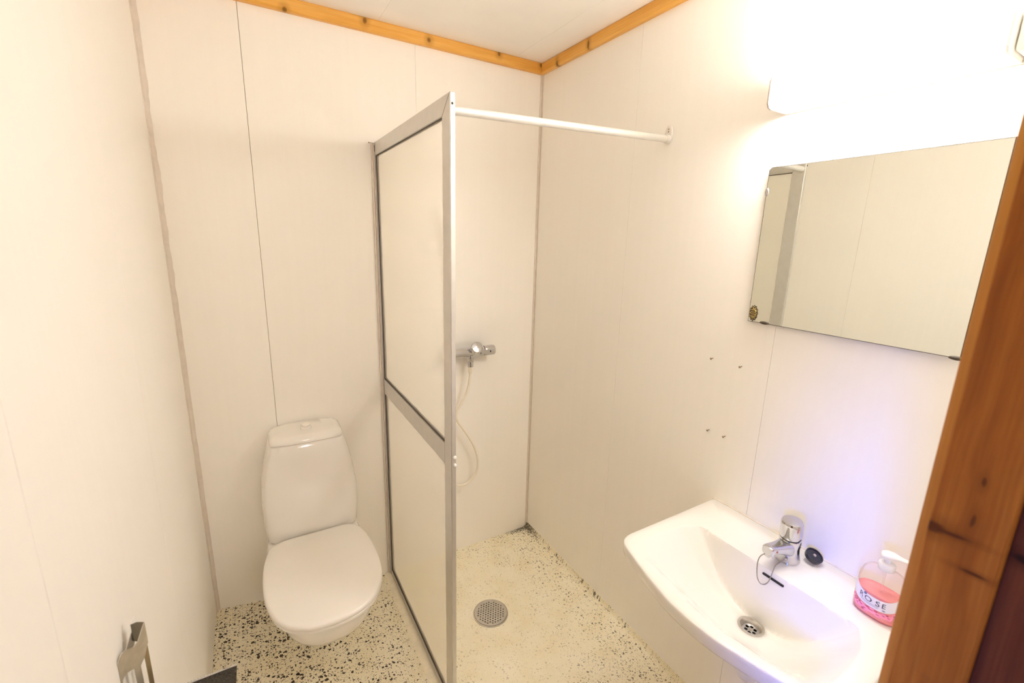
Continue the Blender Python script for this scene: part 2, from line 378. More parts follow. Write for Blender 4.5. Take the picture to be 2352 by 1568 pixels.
# grey corner profiles
bm = bmesh.new(); random.seed(3)
zs = [ZL - 0.02 + k * (HT - ZL + 0.02) / 110 for k in range(111)]; rings = []
rg = 0.0
for z in zs:
    rg = 0.6 * rg + random.uniform(-0.0016, 0.0022); e = 0.013 + max(-0.002, min(0.006, rg)) * (1.0 if z > 1.35 else 0.35)
    rings.append([(0.0, -0.001, z), (0.0, -0.018, z), (0.002, -0.018, z), (0.004, -0.005, z), (e, -0.0025, z), (e + 0.0015, -0.0004, z)])
struct(obj('trim_5', loft(rings), M_ALU_P, smooth=60), 'grey corner profile with ragged sealant in the back left corner')
bm = bmesh.new()
box(bm, W - 0.011, W - 0.0003, -0.0025, -0.0002, 0.0, HT, bev=0.0006); box(bm, W - 0.0025, W - 0.0003, -0.013, -0.001, 0.0, HT, bev=0.0006)
struct(obj('trim_6', bm, M_ALU_P), 'grey corner profile in the shower corner')

# front wall with the doorway the camera looks through
root = struct(obj('wall_front', B(XJ + 0.05, W + 0.06, YF - 0.11, YF - 0.001, -0.05, HC + 0.05), M_WALL), 'cream front wall beside and above the doorway')
part('wall_section', B(-0.06, 0.06, YF - 0.11, YF - 0.001, -0.05, HC + 0.05), M_WALL, root)
part('wall_section', B(0.06, XJ + 0.05, YF - 0.11, YF - 0.001, 2.12, HC + 0.05), M_WALL, root)
# stained pine door frame
bm = bmesh.new()
door = struct(obj('door_1', prism([(XJ + 0.0015, -1.8262, 0.02), (XJ, -1.8275, 0.02), (XJ, -1.8815, 0.02), (XJ + 0.002, -1.8835, 0.02), (XJ + 0.052, -1.8835, 0.02), (XJ + 0.052, -1.8262, 0.02)], (0, 0, 2.10)), M_JAMB), 'stained pine door jamb close to the camera')
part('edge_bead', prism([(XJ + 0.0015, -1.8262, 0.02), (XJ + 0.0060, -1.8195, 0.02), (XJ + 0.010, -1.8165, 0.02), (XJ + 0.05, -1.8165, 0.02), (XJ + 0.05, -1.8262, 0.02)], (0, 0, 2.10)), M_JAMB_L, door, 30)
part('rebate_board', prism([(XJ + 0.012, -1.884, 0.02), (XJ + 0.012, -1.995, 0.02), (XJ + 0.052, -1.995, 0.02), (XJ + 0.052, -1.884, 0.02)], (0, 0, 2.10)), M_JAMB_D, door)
part('head_board', B(0.06, XJ + 0.052, -1.93, -1.8165, 2.12, 2.16), M_JAMB, door)
part('jamb_board', B(0.052, 0.092, -1.93, -1.8165, 0.10, 2.12), M_JAMB, door)
part('sill', B(0.06, XJ + 0.05, -1.94, -1.83, 0.0, 0.125, bev=0.004), M_JAMB, door)
# the hall outside the door, with the window that lets the daylight in
M_HALL = plain('hall_panelling', (0.34, 0.24, 0.15), 0.6, var=0.1, vscale=8)
M_HFLOOR = plain('hall_floor_boards', (0.22, 0.13, 0.07), 0.5, var=0.15, vscale=6)
hall = struct(obj('wall_hall', B(-1.75, 2.05, -3.45, -3.40, 0.0, 2.5), M_HALL), 'panelled hall wall behind the camera')
part('side_wall', B(2.0, 2.05, -3.40, YF - 0.11, 0.0, 2.5), M_HALL, hall)
for a in ((-1.75, -1.70, -3.40, -2.93, 0.0, 2.5), (-1.75, -1.70, -2.27, YF - 0.11, 0.0, 2.5), (-1.75, -1.70, -2.93, -2.27, 0.0, 1.40), (-1.75, -1.70, -2.93, -2.27, 2.30, 2.5)): part('side_wall', B(*a), M_HALL, hall)
part('partition', B(-1.75, -0.071, YF - 0.11, YF - 0.06, 0.0, 2.5), M_HALL, hall)
part('partition', B(W + 0.071, 2.05, YF - 0.11, YF - 0.06, 0.0, 2.5), M_HALL, hall)
struct(obj('floor_hall', B(-1.75, 2.05, -3.45, YF - 0.13, 0.05, 0.10), M_HFLOOR), 'dark boarded hall floor')
struct(obj('ceiling_hall', B(-1.75, 2.05, -3.45, YF - 0.11, 2.5, 2.55), M_CEIL), 'hall ceiling')
win = struct(obj('window_1', B(-1.77, -1.69, -2.93, -2.90, 1.40, 2.30), M_WHITE), 'hall window behind the camera')
for a in ((-1.77, -1.69, -2.30, -2.27, 1.40, 2.30), (-1.77, -1.69, -2.90, -2.30, 1.40, 1.425), (-1.77, -1.69, -2.90, -2.30, 2.275, 2.30)): part('window_frame', B(*a), M_WHITE, win)

m_, t_n, b_n = nt('hall_fill_globe'); b_n.inputs['Emission Color'].default_value = (1.0, 0.93, 0.88, 1); b_n.inputs['Emission Strength'].default_value = HALL_FILL_STRENGTH
hl = thing('hall_fill_light', 'added white fill globe on the hall wall, unseen behind the camera', 'lamp', (0.55, -3.40, 1.75))  # unseen globe added to fill the darker parts of the bathroom
part('globe', sphere(bmesh.new(), (0.55, -3.22, 1.75), 0.11, 14), m_, hl, 60)
part('arm', lathe((0.55, -3.398, 1.75), (0, 1, 0), [(0.05, 0), (0.05, 0.012), (0.012, 0.02), (0.012, 0.08)], 20), M_WHITE, hl, 40)

# ================================================================== WALL LAMP
LX0, LZ0, LZ1, LY0, LY1 = W - 0.097, 1.990, 2.066, -1.200, -1.635
t_ = thing('wall_lamp', 'lit white fluorescent wall lamp mounted above the mirror', 'lamp', (W, -1.40, LZ0))
M_LCAP = plain('lamp_cap_beige', (0.50, 0.43, 0.36), 0.6)
def lamp_prof(y, i=0.0): return [(W - 0.012, y, LZ0 + i), (LX0 + 0.016 + i, y, LZ0 + i), (LX0 + 0.006 + i, y, LZ0 + 0.003 + i), (LX0 + i, y, LZ0 + 0.012 + i), (LX0 + i, y, LZ1 - 0.014 - i), (LX0 + 0.006 + i, y, LZ1 - 0.004 - i), (LX0 + 0.018 + i, y, LZ1 - i), (W - 0.012, y, LZ1 - i)]
part('diffuser', loft([lamp_prof(LY0 - 0.004), lamp_prof(LY1 + 0.004)]), M_LAMP, t_, 50)
part('end_cap', loft([lamp_prof(LY0, -0.0015), lamp_prof(LY0 - 0.004, -0.0015)]), M_LCAP, t_)
part('end_cap', loft([lamp_prof(LY1 + 0.004, -0.0015), lamp_prof(LY1, -0.0015)]), M_WHITE, t_)
part('base_plate', B(W - 0.012, W - 0.0005, LY1 - 0.07, LY0, LZ0 - 0.001, LZ1 + 0.004, bev=0.002), M_LCAP, t_)  # beige plate colour stands in for the shade in the gap at the wall
sw = part('switch_box', B(W - 0.075, W - 0.012, LY1 - 0.07, LY1 - 0.002, LZ0 + 0.004, LZ1 - 0.004, bev=0.006), M_WHITE, t_, 40)
part('rocker', B(W - 0.079, W - 0.0745, LY1 - 0.05, LY1 - 0.022, LZ0 + 0.02, LZ1 - 0.02, bev=0.001), M_WHITE, sw)

# ================================================================== MIRROR
MX = W - 0.010
t_ = thing('wall_mirror', 'frameless rectangular mirror with a tarnished lower corner under the lamp', 'mirror', (W, -1.415, 1.426))
my0, my1, mz0, mz1, c = -1.179, -1.655, 1.427, 1.856, 0.006
pts = [(MX, my0, mz0), (MX, my0, mz1 - c), (MX, my0 - c, mz1), (MX, my1, mz1), (MX, my1, mz0)]
part('mirror_glass', prism(pts, (0.004, 0, 0)), M_MIRROR, t_)
inf = 0.0014
pts2 = [(MX + 0.0006, my0 + inf, mz0 - inf), (MX + 0.0006, my0 + inf, mz1 - c + inf * 0.4), (MX + 0.0006, my0 - c + inf * 0.4, mz1 + inf), (MX + 0.0006, my1 - inf, mz1 + inf), (MX + 0.0006, my1 - inf, mz0 - inf)]
part('dark_edge', prism(pts2, (0.0085, 0, 0)), M_TARN, t_)
def clip(y, z, up):
    bm = bmesh.new()
    dy, dz = (0.006, 0.012) if not up else (0.014, 0.0045)
    pr = [(0.45, 0.0), (0.85, 0.0012), (1.0, 0.003), (1.0, 0.0125)]
    rings = [[(MX + 0.0085 - (0.0125 - h) - 0.0000, y + dy * s * math.cos(2 * PI * i / 20), z + dz * s * math.sin(2 * PI * i / 20)) for i in range(20)] for s, h in pr]
    return loft(rings)
part('mirror_clip', clip(my0 - 0.001, 1.792, False), M_CHROME, t_, 60)
part('mirror_clip', clip(-1.229, mz0 + 0.001, True), M_TARN, t_, 60)
part('mirror_clip', clip(my1 + 0.004, mz0 - 0.001, True), M_TARN, t_, 60)
mirror_root = t_
# scalloped tarnished rosette in the corner
ro_y, ro_z = -1.1925, 1.4515
def rosette(s, h0, h1, lob=12, amp=0.07):
    r0 = []; r1 = []
    for i in range(72):
        a = 2 * PI * i / 72; k = s * (1 + amp * math.cos(lob * a))
        r0.append((MX - h0, ro_y + 0.0135 * k * math.cos(a), ro_z + 0.0235 * k * math.sin(a))); r1.append((MX - h1, ro_y + 0.0125 * k * math.cos(a), ro_z + 0.022 * k * math.sin(a)))
    return loft([r0, r1])
ros = part('rosette', rosette(1.0, -0.0005, 0.0012), M_TARN, t_)
ros['label'] = 'black and gold scalloped rosette in the mirror corner'
part('rosette_heart', rosette(0.66, 0.0010, 0.0022, 9, 0.14), M_BRASS, ros)
for i in range(12):
    a = 2 * PI * i / 12; bm = sphere(bmesh.new(), (MX - 0.0015, ro_y + 0.0110 * math.cos(a), ro_z + 0.0192 * math.sin(a)), 0.0013, 8); part('bead', bm, M_BRASS, ros, 60)
for k in (-1, 0, 1): part('rib', B(MX - 0.0034, MX - 0.0018, ro_y - 0.0065 + abs(k) * 0.001, ro_y + 0.0065 - abs(k) * 0.001, ro_z + k * 0.006 - 0.0012, ro_z + k * 0.006 + 0.0012), M_TARN, ros)

mirror_root.rotation_euler[2] = math.radians(-1.65); mirror_root.location.x -= 0.006

# ================================================================== SHOWER SCREEN
x0, x1 = XS - 0.0075, XS + 0.0075
t_ = thing('shower_screen', 'aluminium framed shower screen with two pebbled glass panes', 'shower screen', (XS, -0.4, 0.012))
YP, ZT, RW, PW = -0.798, 2.008, 0.050, 0.056      # front of post, top, rail width, post width
def yz(pts, xa=x0, xb=x1): return prism([(xa, y, z) for y, z in pts], (xb - xa, 0, 0))
def pbev(pts, xa=x0, xb=x1, bev=0.0015):
    bm = yz(pts, xa, xb); bmesh.ops.bevel(bm, geom=[e for e in bm.edges], offset=bev, segments=2, affect='EDGES'); return bm
BW = 0.022
post = part('front_post', pbev([(YP, 0.012), (YP, ZT), (YP + PW, ZT - RW), (YP + PW, 0.012)]), M_ALU, t_, 40)
part('wall_post', pbev([(-0.004, 0.012), (-0.004, ZT - 0.002), (-0.028, ZT - RW), (-0.028, 0.012)]), M_ALU, t_, 40)
part('top_rail', pbev([(YP + 0.0005, ZT), (-0.004, ZT), (-0.026, ZT - RW), (YP + PW, ZT - RW)]), M_ALU, t_, 40)
part('middle_rail', pbev([(YP + PW, 1.019), (-0.028, 1.023), (-0.028, 0.954), (YP + PW, 0.948)]), M_ALU, t_, 40)
part('bottom_rail', pbev([(YP + PW, 0.012), (-0.028, 0.012), (-0.028, 0.036), (YP + PW, 0.036)]), M_ALU, t_, 40)
for za, zb, nm in ((1.016, ZT - RW + 0.003, 'upper pebbled glass pane of the screen'), (0.032, 0.955, 'lower pebbled glass pane of the screen')):
    p_ = part('glass_pane', B(XS - 0.002, XS + 0.002, YP + PW - 0.003, -0.025, za, zb), M_PANE, t_); p_['label'] = nm
gx = 0.0055
for pts in ([(-0.0278, 1.023), (-0.0278, ZT - RW), (-0.0308, ZT - RW), (-0.0308, 1.023)], [(-0.0278, 0.036), (-0.0278, 0.954), (-0.0308, 0.954), (-0.0308, 0.036)],
            [(YP + PW, ZT - RW - 0.0018), (-0.03, ZT - RW - 0.0018), (-0.03, ZT - RW), (YP + PW, ZT - RW)],
            [(YP + PW, 1.019), (-0.03, 1.023), (-0.03, 1.0275), (YP + PW, 1.0235)], [(YP + PW, 0.036), (-0.03, 0.036), (-0.03, 0.0405), (YP + PW, 0.0405)]):
    part('gasket', yz(pts, XS - gx, XS + gx), M_GASKET, t_)
# wall channel: two fins and a web
bm = bmesh.new(); box(bm, XS - 0.0175, XS - 0.0125, -0.014, -0.0002, 0.012, ZT - 0.006, bev=0.0008); box(bm, XS - 0.0115, XS - 0.0080, -0.022, -0.0002, 0.012, ZT - 0.004, bev=0.0008); box(bm, XS - 0.0175, XS + 0.012, -0.003, -0.0002, 0.012, ZT - 0.006); box(bm, XS + 0.008, XS + 0.012, -0.022, -0.0002, 0.012, ZT - 0.004, bev=0.0008)
part('wall_channel', bm, M_ALU_P, t_)
part('screw', lathe((XS - 0.006, -0.012, ZT - 0.003), (-1, 0, 0.05), [(0.0012, 0), (0.0012, 0.020), (0.0024, 0.020), (0.0024, 0.0225)], 10), M_SCREW, t_)
part('latch', B(XS - 0.0095, XS - 0.0074, -0.024, -0.016, ZT - 0.035, ZT - 0.012, bev=0.0005), M_GASKET, t_)
part('latch', B(XS - 0.0100, XS - 0.0080, -0.0225, -0.0175, ZT - 0.033, ZT - 0.014, bev=0.0005), M_ALU, t_)
part('screw_hole', lathe((XS - 0.001, YP - 0.0004, 1.9805), (0, 1, 0), [(0.0031, 0), (0.0031, 0.002)], 14), M_HOLE, post)
for z in (0.993, 0.967):
    part('buffer', lathe((XS + 0.003, YP + 0.0005, z), (0, -1, 0), [(0.0055, 0), (0.0055, 0.003), (0.0042, 0.0055), (0.002, 0.0066)], 16), M_WHITE, t_, 50)

# ================================================================== CURTAIN ROD
t_ = thing('shower_rod', 'round white metal shower rod from screen to right wall', 'rod', (1.12, -0.79, 1.985))
pa, pb = Vector((XS + 0.0078, -0.783, 1.968)), Vector((W - 0.006, -0.800, 1.992))
M_ROD = plain('rod_anodised', (0.78, 0.77, 0.74), 0.32, 0.35, var=0.02)
part('tube', lathe(pa, pb - pa, [(0.0112, 0), (0.0112, (pb - pa).length)], 24), M_ROD, t_, 40)
fr = []
for s, h in ((1.0, 0.0), (1.0, 0.003), (0.93, 0.0045)):
    fr.append([(W - 0.0004 - h, -0.800 + 0.0165 * s * math.cos(2 * PI * i / 28), 2.007 + 0.030 * s * math.sin(2 * PI * i / 28)) for i in range(28)])
fl = part('flange', loft(fr), M_ROD, t_, 50)
part('socket', lathe((W - 0.004, -0.800, 1.992), (-1, 0, 0), [(0.0145, 0), (0.0145, 0.010), (0.0125, 0.013)], 24), M_ROD, fl, 50)
for z in (2.024, 2.016): part('screw', lathe((W - 0.0045, -0.800, z), (-1, 0, 0), [(0.0028, 0), (0.0022, 0.0014)], 10), M_SCREW, fl)

# ================================================================== SHOWER MIXER
t_ = thing('shower_mixer', 'chrome shower mixer with white hose on the back wall', 'shower mixer', (1.15, -0.05, 1.12))
my, mz = -0.060, 1.112
def ax(x0, prof): return lathe((x0, my, mz), (1, 0, 0), prof, 28)
part('body', ax(1.029, [(0.0235, 0), (0.0235, 0.166), (0.0215, 0.169), (0.0215, 0.171)]), M_CHROME, t_, 40)
hd = part('temperature_handle', ax(1.201, [(0.0240, 0), (0.0250, 0.003), (0.0250, 0.048), (0.0235, 0.054), (0.019, 0.056)]), M_CHROME, t_, 40)
part('handle', ax(0.992, [(0.019, 0), (0.0235, 0.002), (0.0250, 0.008), (0.0250, 0.034), (0.0240, 0.037)]), M_CHROME, t_, 40)
part('button', B(1.222, 1.228, my - 0.0268, my - 0.022, mz - 0.004, mz + 0.004, bev=0.0008), M_BLACK, hd)
part('grip_plate', B(1.175, 1.236, my - 0.0262, my - 0.018, mz - 0.012, mz + 0.011, bev=0.001), M_CHROME, hd)
# diverter disc facing up into the room
part('diverter', lathe((1.150, my - 0.006, mz + 0.008), (-0.10, -0.80, 0.52), [(0.020, 0.0), (0.023, 0.016), (0.0285, 0.019), (0.0285, 0.034), (0.024, 0.040), (0.012, 0.0428), (0.0, 0.0432)], 36), M_CHROME, t_, 40)
for x in (1.045, 1.192):
    part('wall_union', lathe((x, 0.0, mz), (0, -1, 0), [(0.032, 0.0), (0.031, 0.008), (0.020, 0.014), (0.018, 0.05)], 28), M_CHROME, t_, 40)
part('outlet', lathe((1.128, my - 0.004, mz - 0.015), (0, 0, -1), [(0.017, 0), (0.0185, 0.014), (0.014, 0.026), (0.0135, 0.030), (0.0150, 0.031), (0.0150, 0.056), (0.0125, 0.058)], 20), M_CHROME, t_, 40)
part('hose_sleeve', lathe((1.128, my - 0.004, mz - 0.072), (-0.02, 0, -1), [(0.0115, 0), (0.0100, 0.030), (0.0065, 0.036)], 18), M_CREAM, t_, 40)
hp = [(1.127, -0.064, 1.010), (1.122, -0.062, 0.955), (1.108, -0.060, 0.905), (1.078, -0.058, 0.850), (1.057, -0.055, 0.805), (1.066, -0.055, 0.765), (1.119, -0.055, 0.682), (1.160, -0.055, 0.600), (1.177, -0.056, 0.520), (1.165, -0.057, 0.462), (1.128, -0.058, 0.425), (1.085, -0.058, 0.415), (1.052, -0.046, 0.425), (1.032, -0.034, 0.47), (1.026, -0.024, 0.58), (1.026, -0.020, 0.80), (1.022, -0.012, 1.06), (1.022, -0.012, 1.16), (1.026, -0.030, 1.40), (1.024, -0.052, 1.57)]
part('hose', tube(catmull(hp, 6), 0.0058, 12), M_CREAM, t_, 60)
hs = part('hand_shower', tube(catmull([(1.024, -0.052, 1.56), (1.018, -0.056, 1.65), (1.013, -0.066, 1.72), (1.010, -0.085, 1.755)], 5), 0.0125, 16), M_WHITE, t_, 50)
part('spray_head', lathe((1.010, -0.078, 1.762), (0.0, -0.75, -0.66), [(0.0125, 0), (0.019, 0.014), (0.021, 0.024), (0.020, 0.030)], 28), M_WHITE, hs, 40)
part('wall_hook', lathe((1.018, 0.0, 1.645), (0, -1, 0), [(0.020, 0), (0.019, 0.006), (0.012, 0.012), (0.012, 0.046)], 24), M_WHITE, t_, 40)

# ================================================================== FLOOR DRAIN
t_ = thing('floor_drain', 'round perforated steel floor drain in the shower floor', 'drain', (1.047, -0.464, 0.0))
dc = Vector((1.047, -0.464, 0.0)); RD = 0.073
part('rim', lathe(dc + Vector((0, 0, -0.002)), (0, 0, 1), [(RD + 0.006, 0.0), (RD + 0.005, 0.0045), (RD + 0.001, 0.005), (RD, 0.003)], 56, cap1=False), M_STEEL, t_, 40)
part('sump', lathe(dc + Vector((0, 0, 0.0004)), (0, 0, 1), [(RD + 0.001, 0.0), (RD + 0.001, 0.0006)], 40), M_HOLE, t_)
def perforated(center, R_, holes, hr, z, th, nR=56, nh=8):
    bm = bmesh.new(); edges = []
    def loop(cx, cy, r, n):
        vs = [bm.verts.new((cx + r * math.cos(2 * PI * i / n), cy + r * math.sin(2 * PI * i / n), z)) for i in range(n)]
        return [bm.edges.new((vs[i], vs[(i + 1) % n])) for i in range(n)]
    edges += loop(center.x, center.y, R_, nR)
    for hx, hy in holes: edges += loop(center.x + hx, center.y + hy, hr, nh)
    bmesh.ops.triangle_fill(bm, use_beauty=True, use_dissolve=False, edges=edges, normal=(0, 0, 1))
    bad = []
    for f in bm.faces:
        c_ = f.calc_center_median()
        if any((c_.x - center.x - hx) ** 2 + (c_.y - center.y - hy) ** 2 < (hr * 0.6) ** 2 for hx, hy in holes): bad.append(f)
    if bad: bmesh.ops.delete(bm, geom=bad, context='FACES_ONLY')
    r = bmesh.ops.extrude_face_region(bm, geom=list(bm.faces))
    bmesh.ops.translate(bm, verts=[v for v in r['geom'] if isinstance(v, bmesh.types.BMVert)], vec=(0, 0, -th))
    return bm
holes = []; st = 0.0128
for j in range(-6, 7):
    for i in range(-7, 8):
        hx, hy = (i + 0.5 * (j % 2)) * st, j * st * 0.866
        if hx * hx + hy * hy < (RD - 0.010) ** 2: holes.append((hx, hy))
part('grate', perforated(dc, RD, holes, 0.0031, 0.0042, 0.0022), M_STEEL, t_)

# ================================================================== TOILET
TX = 0.380
t_ = thing('toilet', 'white close-coupled porcelain toilet with closed lid against back wall', 'toilet', (TX, -0.35, 0.055))
hw_out = [(-0.188, 0.0), (-0.188, 0.085), (-0.192, 0.125), (-0.212, 0.157), (-0.260, 0.177), (-0.330, 0.189), (-0.42, 0.1935), (-0.49, 0.190), (-0.55, 0.179), (-0.600, 0.160), (-0.640, 0.130), (-0.667, 0.090), (-0.680, 0.050), (-0.685, 0.0)]
half = catmull([(h, y, 0) for y, h in hw_out], 6)
lid_out = [(p.x, p.y) for p in half] + [(-p.x, p.y) for p in half[-2:0:-1]]
def lid_ring(s, z, dy=0.0): return [(TX - 0.002 + x * s, -0.43 + (y + 0.43) * (1 - (1 - s) * 0.8) + dy, z) for x, y in lid_out]
def bowl_ring(hw, yb, yf, z, e=2.6, n=72):
    yc = (yb + yf) / 2; ly = (yb - yf) / 2; r = []
    for i in range(n):
        a = 2 * PI * i / n; c_, s_ = math.cos(a), math.sin(a)
        ee = e if s_ < 0 else 5.0
        r.append((TX + hw * math.copysign(abs(c_) ** (2 / ee), c_), yc + ly * math.copysign(abs(s_) ** (2 / ee), s_), z))
    return r
BP = [(0.045, 0.10, -0.26, -0.05), (0.12, 0.092, -0.27, -0.05), (0.20, 0.092, -0.31, -0.045), (0.235, 0.097, -0.38, -0.04), (0.25, 0.107, -0.46, -0.035), (0.265, 0.121, -0.522, -0.03), (0.29, 0.138, -0.572, -0.025), (0.33, 0.155, -0.619, -0.022),
      (0.37, 0.167, -0.647, -0.02), (0.41, 0.174, -0.663, -0.02), (0.432, 0.176, -0.668, -0.02), (0.4395, 0.171, -0.662, -0.022), (0.440, 0.15, -0.63, -0.03)]
part('bowl', loft([bowl_ring(h, yb, yf, z) for z, h, yf, yb in BP]), M_PORC, t_, 50)
part('seat', loft([lid_ring(0.955, 0.4405), lid_ring(0.985, 0.4425), lid_ring(0.988, 0.450), lid_ring(0.975, 0.4525)]), M_SEAT, t_, 50)
part('seat_lid', loft([lid_ring(0.965, 0.4535), lid_ring(0.992, 0.4545), lid_ring(1.0, 0.459), lid_ring(0.997, 0.4645), lid_ring(0.985, 0.4690), lid_ring(0.96, 0.4715), lid_ring(0.90, 0.4730), lid_ring(0.6, 0.4745), lid_ring(0.2, 0.4750)]), M_SEAT, t_, 40)
def tank_ring(hw, yf, z, e=7.0, yb=-0.012, n=80):
    yc = (yb + yf) / 2; ly = (yb - yf) / 2; r = []
    for i in range(n):
        a = 2 * PI * i / n; c_, s_ = math.cos(a), math.sin(a); u = math.copysign(abs(c_) ** (2 / e), c_)
        y = yc + ly * math.copysign(abs(s_) ** (2 / e), s_)
        if s_ < 0: y += 0.010 * u * u
        r.append((TX + 0.003 + hw * u, y, z))
    return r
part('tank', loft([tank_ring(0.160, -0.160, 0.4400), tank_ring(0.166, -0.176, 0.446), tank_ring(0.171, -0.180, 0.456), tank_ring(0.1755, -0.182, 0.51), tank_ring(0.1785, -0.182, 0.57), tank_ring(0.1785, -0.181, 0.62), tank_ring(0.174, -0.179, 0.675), tank_ring(0.163, -0.176, 0.74), tank_ring(0.148, -0.172, 0.80), tank_ring(0.1355, -0.169, 0.845), tank_ring(0.130, -0.165, 0.8495)]), M_PORC, t_, 40)
tl = part('tank_lid', loft([tank_ring(0.131, -0.168, 0.8515), tank_ring(0.1345, -0.1715, 0.8535), tank_ring(0.134, -0.171, 0.862), tank_ring(0.131, -0.167, 0.870), tank_ring(0.124, -0.158, 0.8765), tank_ring(0.110, -0.140, 0.8800), tank_ring(0.07, -0.11, 0.882)]), M_PORC, t_, 40)
bx_, by_ = TX + 0.006, -0.095
part('flush_button', lathe((bx_, by_, 0.880), (0, 0, 1), [(0.0205, 0), (0.0205, 0.007), (0.0185, 0.009), (0.0135, 0.0095), (0.0125, 0.013), (0.0165, 0.016), (0.0170, 0.020), (0.0150, 0.0225), (0.006, 0.0235)], 32), M_SEAT, tl, 50)
for s in (-1, 1): part('hinge', lathe((TX + s * 0.075 - 0.012, -0.193, 0.4615), (1, 0, 0), [(0.007, 0), (0.008, 0.002), (0.008, 0.022), (0.007, 0.024)], 16), M_SEAT, t_, 50)

# ================================================================== WASH BASIN
YB = -1.433; ZB = 0.815
bas = thing('wash_basin', 'white porcelain wall-hung wash basin with bowed front', 'basin', (W, YB, ZB))
bc = Vector((1.285, YB, 0))
def arc_poly(pts, k=6, closed=True): return pts
def offset_corner(poly, r, n=6):
    out = []; L = len(poly)
    for i in range(L):
        p = Vector(poly[i][:2]); rr = poly[i][2] if len(poly[i]) > 2 else r
        a = Vector(poly[i - 1][:2]); b = Vector(poly[(i + 1) % L][:2])
        u = (a - p).normalized(); v = (b - p).normalized(); rr = min(rr, 0.45 * (a - p).length, 0.45 * (b - p).length)
        p0 = p + u * rr; p1 = p + v * rr
        for k in range(n + 1):
            s = k / n; out.append((1 - s) ** 2 * p0 + 2 * s * (1 - s) * p + s * s * p1)
    return out
def sym(h):  # half outline given as (x, distance from the centre line), far side first -> full loop
    full = [(x, YB + d, *r) for x, d, *r in h] + [(x, YB - d, *r) for x, d, *r in h[::-1] if d > 1e-6]
    return full
outer = offset_corner(sym([(W - 0.001, 0.289, 0.012), (1.092, 0.286, 0.045), (1.052, 0.150, 0.10), (1.029, 0.05, 0.08)]), 0.05, 8)
inner = offset_corner(sym([(1.357, 0.206, 0.040), (1.300, 0.236, 0.05), (1.20, 0.248, 0.06), (1.100, 0.240, 0.06), (1.078, 0.150, 0.10), (1.060, 0.05, 0.08)]), 0.04, 8)
NB = 192
def cast(poly, a, c=bc):
    d = Vector((math.cos(a), math.sin(a))); best = None; L = len(poly)
    for i in range(L):
        p, q_ = poly[i] - c.xy, poly[(i + 1) % L] - c.xy; e = q_ - p
        den = d.x * e.y - d.y * e.x
        if abs(den) < 1e-12: continue
        t = (p.x * e.y - p.y * e.x) / den; s = (p.x * d.y - p.y * d.x) / den
        if t > 0 and -1e-9 <= s <= 1 + 1e-9: best = t if best is None else max(best, t)
    return c.xy + d * best
angs = [2 * PI * i / NB for i in range(NB)]
# add exact corner angles by sampling from the outline arcs evenly enough; 192 samples suffice
O = [cast(outer, a) for a in angs]; I = [cast(inner, a) for a in angs]
DR = Vector((1.297, -1.441)); ZD = 0.668; RDR = 0.031
def lerp(p, q_, s): return p + (q_ - p) * s
rings = []
def ring(pl, z): rings.append([(p.x, p.y, z) for p in pl])
cen = Vector((1.33, YB))
def wallfix(p): return Vector((min(p.x, W - 0.001), p.y))
# underside from the trap upwards
ring([wallfix(lerp(cen, p, 0.16)) for p in O], 0.630); ring([wallfix(lerp(cen, p, 0.42)) for p in O], 0.648); ring([wallfix(lerp(cen, p, 0.66)) for p in O], 0.690)
ring([wallfix(lerp(cen, p, 0.82)) for p in O], 0.733); ring([wallfix(lerp(cen, p, 0.925)) for p in O], 0.762); ring([wallfix(lerp(bc.xy, p, 0.972)) for p in O], 0.775)
ring([lerp(bc.xy, p, 0.990) for p in O], 0.783); ring([lerp(bc.xy, p, 0.998) for p in O], 0.796); ring([lerp(bc.xy, p, 1.0) for p in O], 0.806)
ring([lerp(bc.xy, p, 0.996) for p in O], 0.8125); ring([lerp(bc.xy, p, 0.986) for p in O], ZB + 0.0005); ring([lerp(O[i], I[i], 0.5) for i in range(NB)], ZB)
ring([lerp(bc.xy, p, 1.03) for p in I], ZB); ring([lerp(bc.xy, p, 1.008) for p in I], ZB - 0.0004)
virt = offset_corner(sym([(1.62, 0.203, 0.02), (1.354, 0.205, 0.03), (1.300, 0.236, 0.05), (1.20, 0.248, 0.06), (1.100, 0.240, 0.06), (1.078, 0.150, 0.10), (1.060, 0.05, 0.08)]), 0.04, 8)
DR3 = Vector((DR.x, DR.y, 0))
for s in (1.0, 0.993, 0.985, 0.975, 0.96, 0.94, 0.915, 0.885, 0.85, 0.81, 0.765, 0.72, 0.67, 0.62, 0.57, 0.51, 0.45, 0.39, 0.33, 0.27, 0.21, 0.15, 0.10, 0.05, 0.0):
    r = []
    for i in range(NB):
        edge = I[i]; dirv = (edge - DR).normalized(); p = lerp(DR + dirv * RDR, edge, s)
        vd = (cast(virt, math.atan2(dirv.y, dirv.x), DR3) - DR).length
        rho = max(0.0, ((p - DR).length - RDR) / (vd - RDR))
        zf = ZB - 0.001 - (ZB - 0.001 - ZD) * max(0.0, 1 - rho * rho) ** (1.12 + 0.42 * max(0.0, min(1.0, -dirv.x * 1.3)))
        back = 1.357 - p.x
        zb = ZB - 0.001 - 5.2 * max(0.0, back - 0.004) if back < 0.05 else -1.0      # steep back wall of the bowl
        k = 0.006; h = max(0.0, min(1.0, 0.5 + 0.5 * (zf - zb) / k)); z = zb * (1 - h) + zf * h + k * h * (1 - h)
        r.append((p.x, p.y, min(z, ZB - 0.0006)))
    rings.append(r)
rings.append([(DR.x + (x - DR.x) * 0.9, DR.y + (y - DR.y) * 0.9, ZD - 0.004) for x, y, z in rings[-1]])
part('bowl', loft(rings, cap0=True, cap1=False), M_PORC_B, bas, 55)
